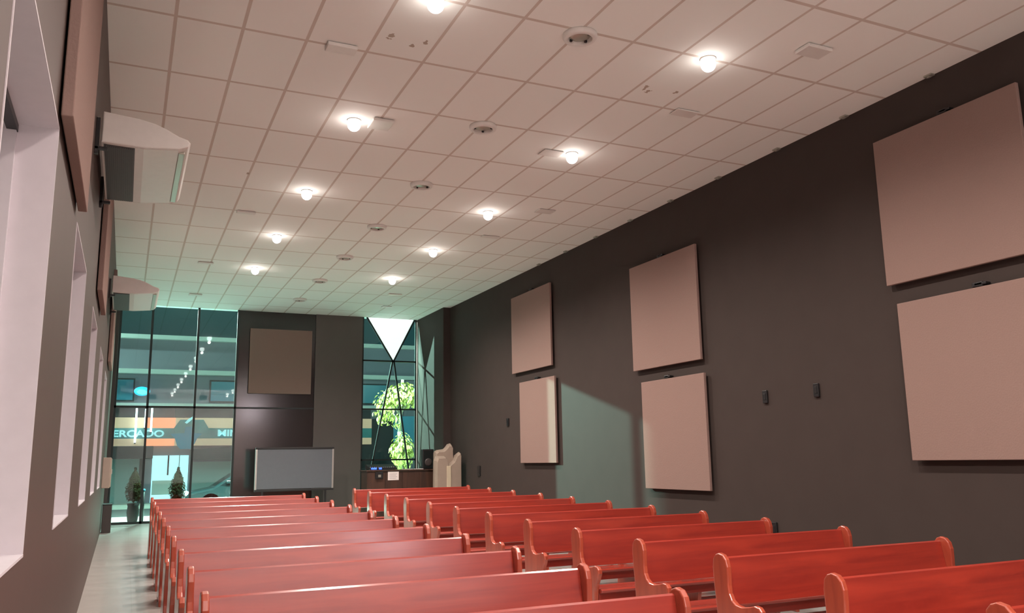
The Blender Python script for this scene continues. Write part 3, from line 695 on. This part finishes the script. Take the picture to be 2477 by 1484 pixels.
# tree behind the narrow window
def tree(loc):
    rnd = random.Random(11)
    r = empty('street_tree', loc, 'small tree with two bright green leaf clusters outside narrow window', 'tree')
    t = MB(); pts = [(0, 0, 0), (.03, 0, 1.2), (-.04, 0, 2.4), (.02, 0, 3.6), (.05, 0, 4.1)]
    for p, q in zip(pts, pts[1:]): t.bar(p, q, .085 - .012 * pts.index(p), 10)
    t.bar((0, 0, 2.9), (-.55, .1, 3.7), .035); t.bar((0, 0, 3.0), (.45, -.1, 3.8), .035); t.bar((.03, .0, 1.4), (.3, -.15, 2.0), .025); t.bar((.02, 0, 2.6), (-.30, -.1, 3.0), .02)
    t.build('trunk', BARK, r)
    for nm, c, rad, n in (('lower_leaves', (.02, -.12, 1.75), (.40, .38, .58), 480), ('upper_leaves', (.05, 0, 3.55), (.62, .5, .42), 480), ('side_leaves', (-.55, 0, 3.15), (.38, .35, .55), 200), ('stray_leaves', (-.15, -.05, 2.75), (.16, .2, .28), 25)):
        tb = bmesh.new()
        for i in range(n):
            a = rnd.uniform(0, 2 * PI); ph = math.acos(rnd.uniform(-1, 1)); k = rnd.uniform(.55, 1.08)
            d_ = Vector((math.sin(ph) * math.cos(a), math.sin(ph) * math.sin(a), math.cos(ph)))
            c0 = Vector((c[0] + d_.x * rad[0] * k, c[1] + d_.y * rad[1] * k, c[2] + d_.z * rad[2] * k)); s = rnd.uniform(.05, .10)
            nn = (d_ + Vector((rnd.uniform(-.6, .6), rnd.uniform(-.6, .6), rnd.uniform(-.2, .9)))).normalized()
            u = nn.cross(Vector((.1, .2, 1))).normalized(); v = nn.cross(u)
            vs = [tb.verts.new(c0 + u * s * p + v * s * q_ + nn * w_ * s) for p, q_, w_ in ((-.45, -.1, .1), (-.3, -.7, 0), (0, -1.1, -.25), (.3, -.7, 0), (.45, -.1, .1), (.3, .5, 0), (0, .9, -.15), (-.3, .5, 0))]
            tb.faces.new(vs)
        mb = MB(); mb.merge(tb); mb.build(nm, LEAFB, r)
tree((7.38, 20.1, ZO))
r = empty('billboard', (9.55, 26.5, ZO - .1), 'blue rectangular board outside at right of the narrow window', 'board')
t = MB(); t.box((-.5, 0, 2.3), (.5, .06, 3.35), .01); t.build('face', BLUES, r); t = MB(); t.bar((0, .03, 0), (0, .03, 2.3), .05); t.build('post', FRAME, r)
r = empty('signal_lamp', (8.95, 25.5, ZO - .1), 'small pink glowing lamp outside the narrow window', 'lamp')
t = MB(); t.bar((0, 0, 0), (0, 0, 4.0), .04); t.build('post', FRAME, r); t = MB(); t.blob((0, -.05, 4.1), (.09, .07, .15), 2); t.build('lamp_head', PINKL, r)
# street lamp (stands outside, left of the glass front)
r = empty('street_lamp', (-5.6, 28.6, ZO), 'tall street lamp on the pavement across road', 'street lamp')
t = MB(); t.bar((0, 0, 0), (0, 0, 9.0), .07); t.bar((0, 0, 9.0), (0, -.2, 9.3), .04); t.build('pole', FRAME, r)
t = MB(); t.box((-.15, -.6, 9.32), (.15, .0, 9.48), .04); t.build('lamp_head', ALU, r)
lamp('street_light', 'POINT', (-5.6, 28.3, 9.25), 2600, STREET_COL, .10)
dd = Vector((6.9, 15.2, 2.6)) - Vector((-5.6, 28.3, 9.3))
lamp('street_light', 'SPOT', (-5.6, 28.3, 9.20), 60000, STREET_COL, .06, dd.to_track_quat('-Z', 'Y').to_euler(), math.radians(46), .8)
struct('added_light_blocker', B((-1.60, 17.05, ZO), (-1.42, 20.6, 7.2)), FAC)  # unseen wall added to block street light from all but the right bay
# second street lamp, right, lighting the tree and facade
r = empty('street_lamp', (12.5, 20.3, ZO), 'street lamp right of the tree beyond the narrow window', 'street lamp')
t = MB(); t.bar((0, 0, 0), (0, 0, 6.4), .07); t.bar((0, 0, 6.4), (-1.6, 0, 6.7), .04); t.build('pole', FRAME, r)
t = MB(); t.box((-2.2, -.15, 6.62), (-1.5, .15, 6.78), .04); t.build('lamp_head', ALU, r)
lamp('street_light', 'POINT', (10.6, 20.3, 6.75), 700, STREET_COL, .10)
struct('wall_far_top', B((XL - .35, 16.6, ZC + .25), (XR + .25, 17.10, 7.0)), FAC)
# unseen flood lamps added over the glass so pavement bounce brightens the ceiling
for x in (-.2, 2.8, 6.0):
    r = empty('added_flood', (x, 17.10, 6.3), 'added unseen flood lamp over the glass front', 'lamp', 'added flood lamps over the entrance')
    t = MB(); t.box((-.15, 0, -.05), (.15, .25, .08), .02); t.build('housing', BLACK, r)
    lamp('added_flood_light', 'SPOT', (x, 17.45, 6.2), 4500, STREET_COL, .08, (math.radians(12), 0, 0), math.radians(120), .6)

# fill lamps added on the pavement to brighten the ceiling near the glass
for (x, y) in ((.30, 18.3), (1.35, 18.3), (6.0, 18.3)):
    r = empty('added_uplight', (x, y, ZO), 'added round fill lamp on the pavement outside the glass', 'added fill lamp', 'added fill lamps on the pavement')
    t = MB(); t.lathe([(.22, 0), (.22, .015), (.19, .02), (.185, .006), (0, .006)], n=24); t.build('housing', FRAME, r)
    lamp('added_fill_light', 'AREA', (x, y, ZO + .03), 14, STREET_COL, .34, (math.radians(180 - 22) * -1, 0, 0))
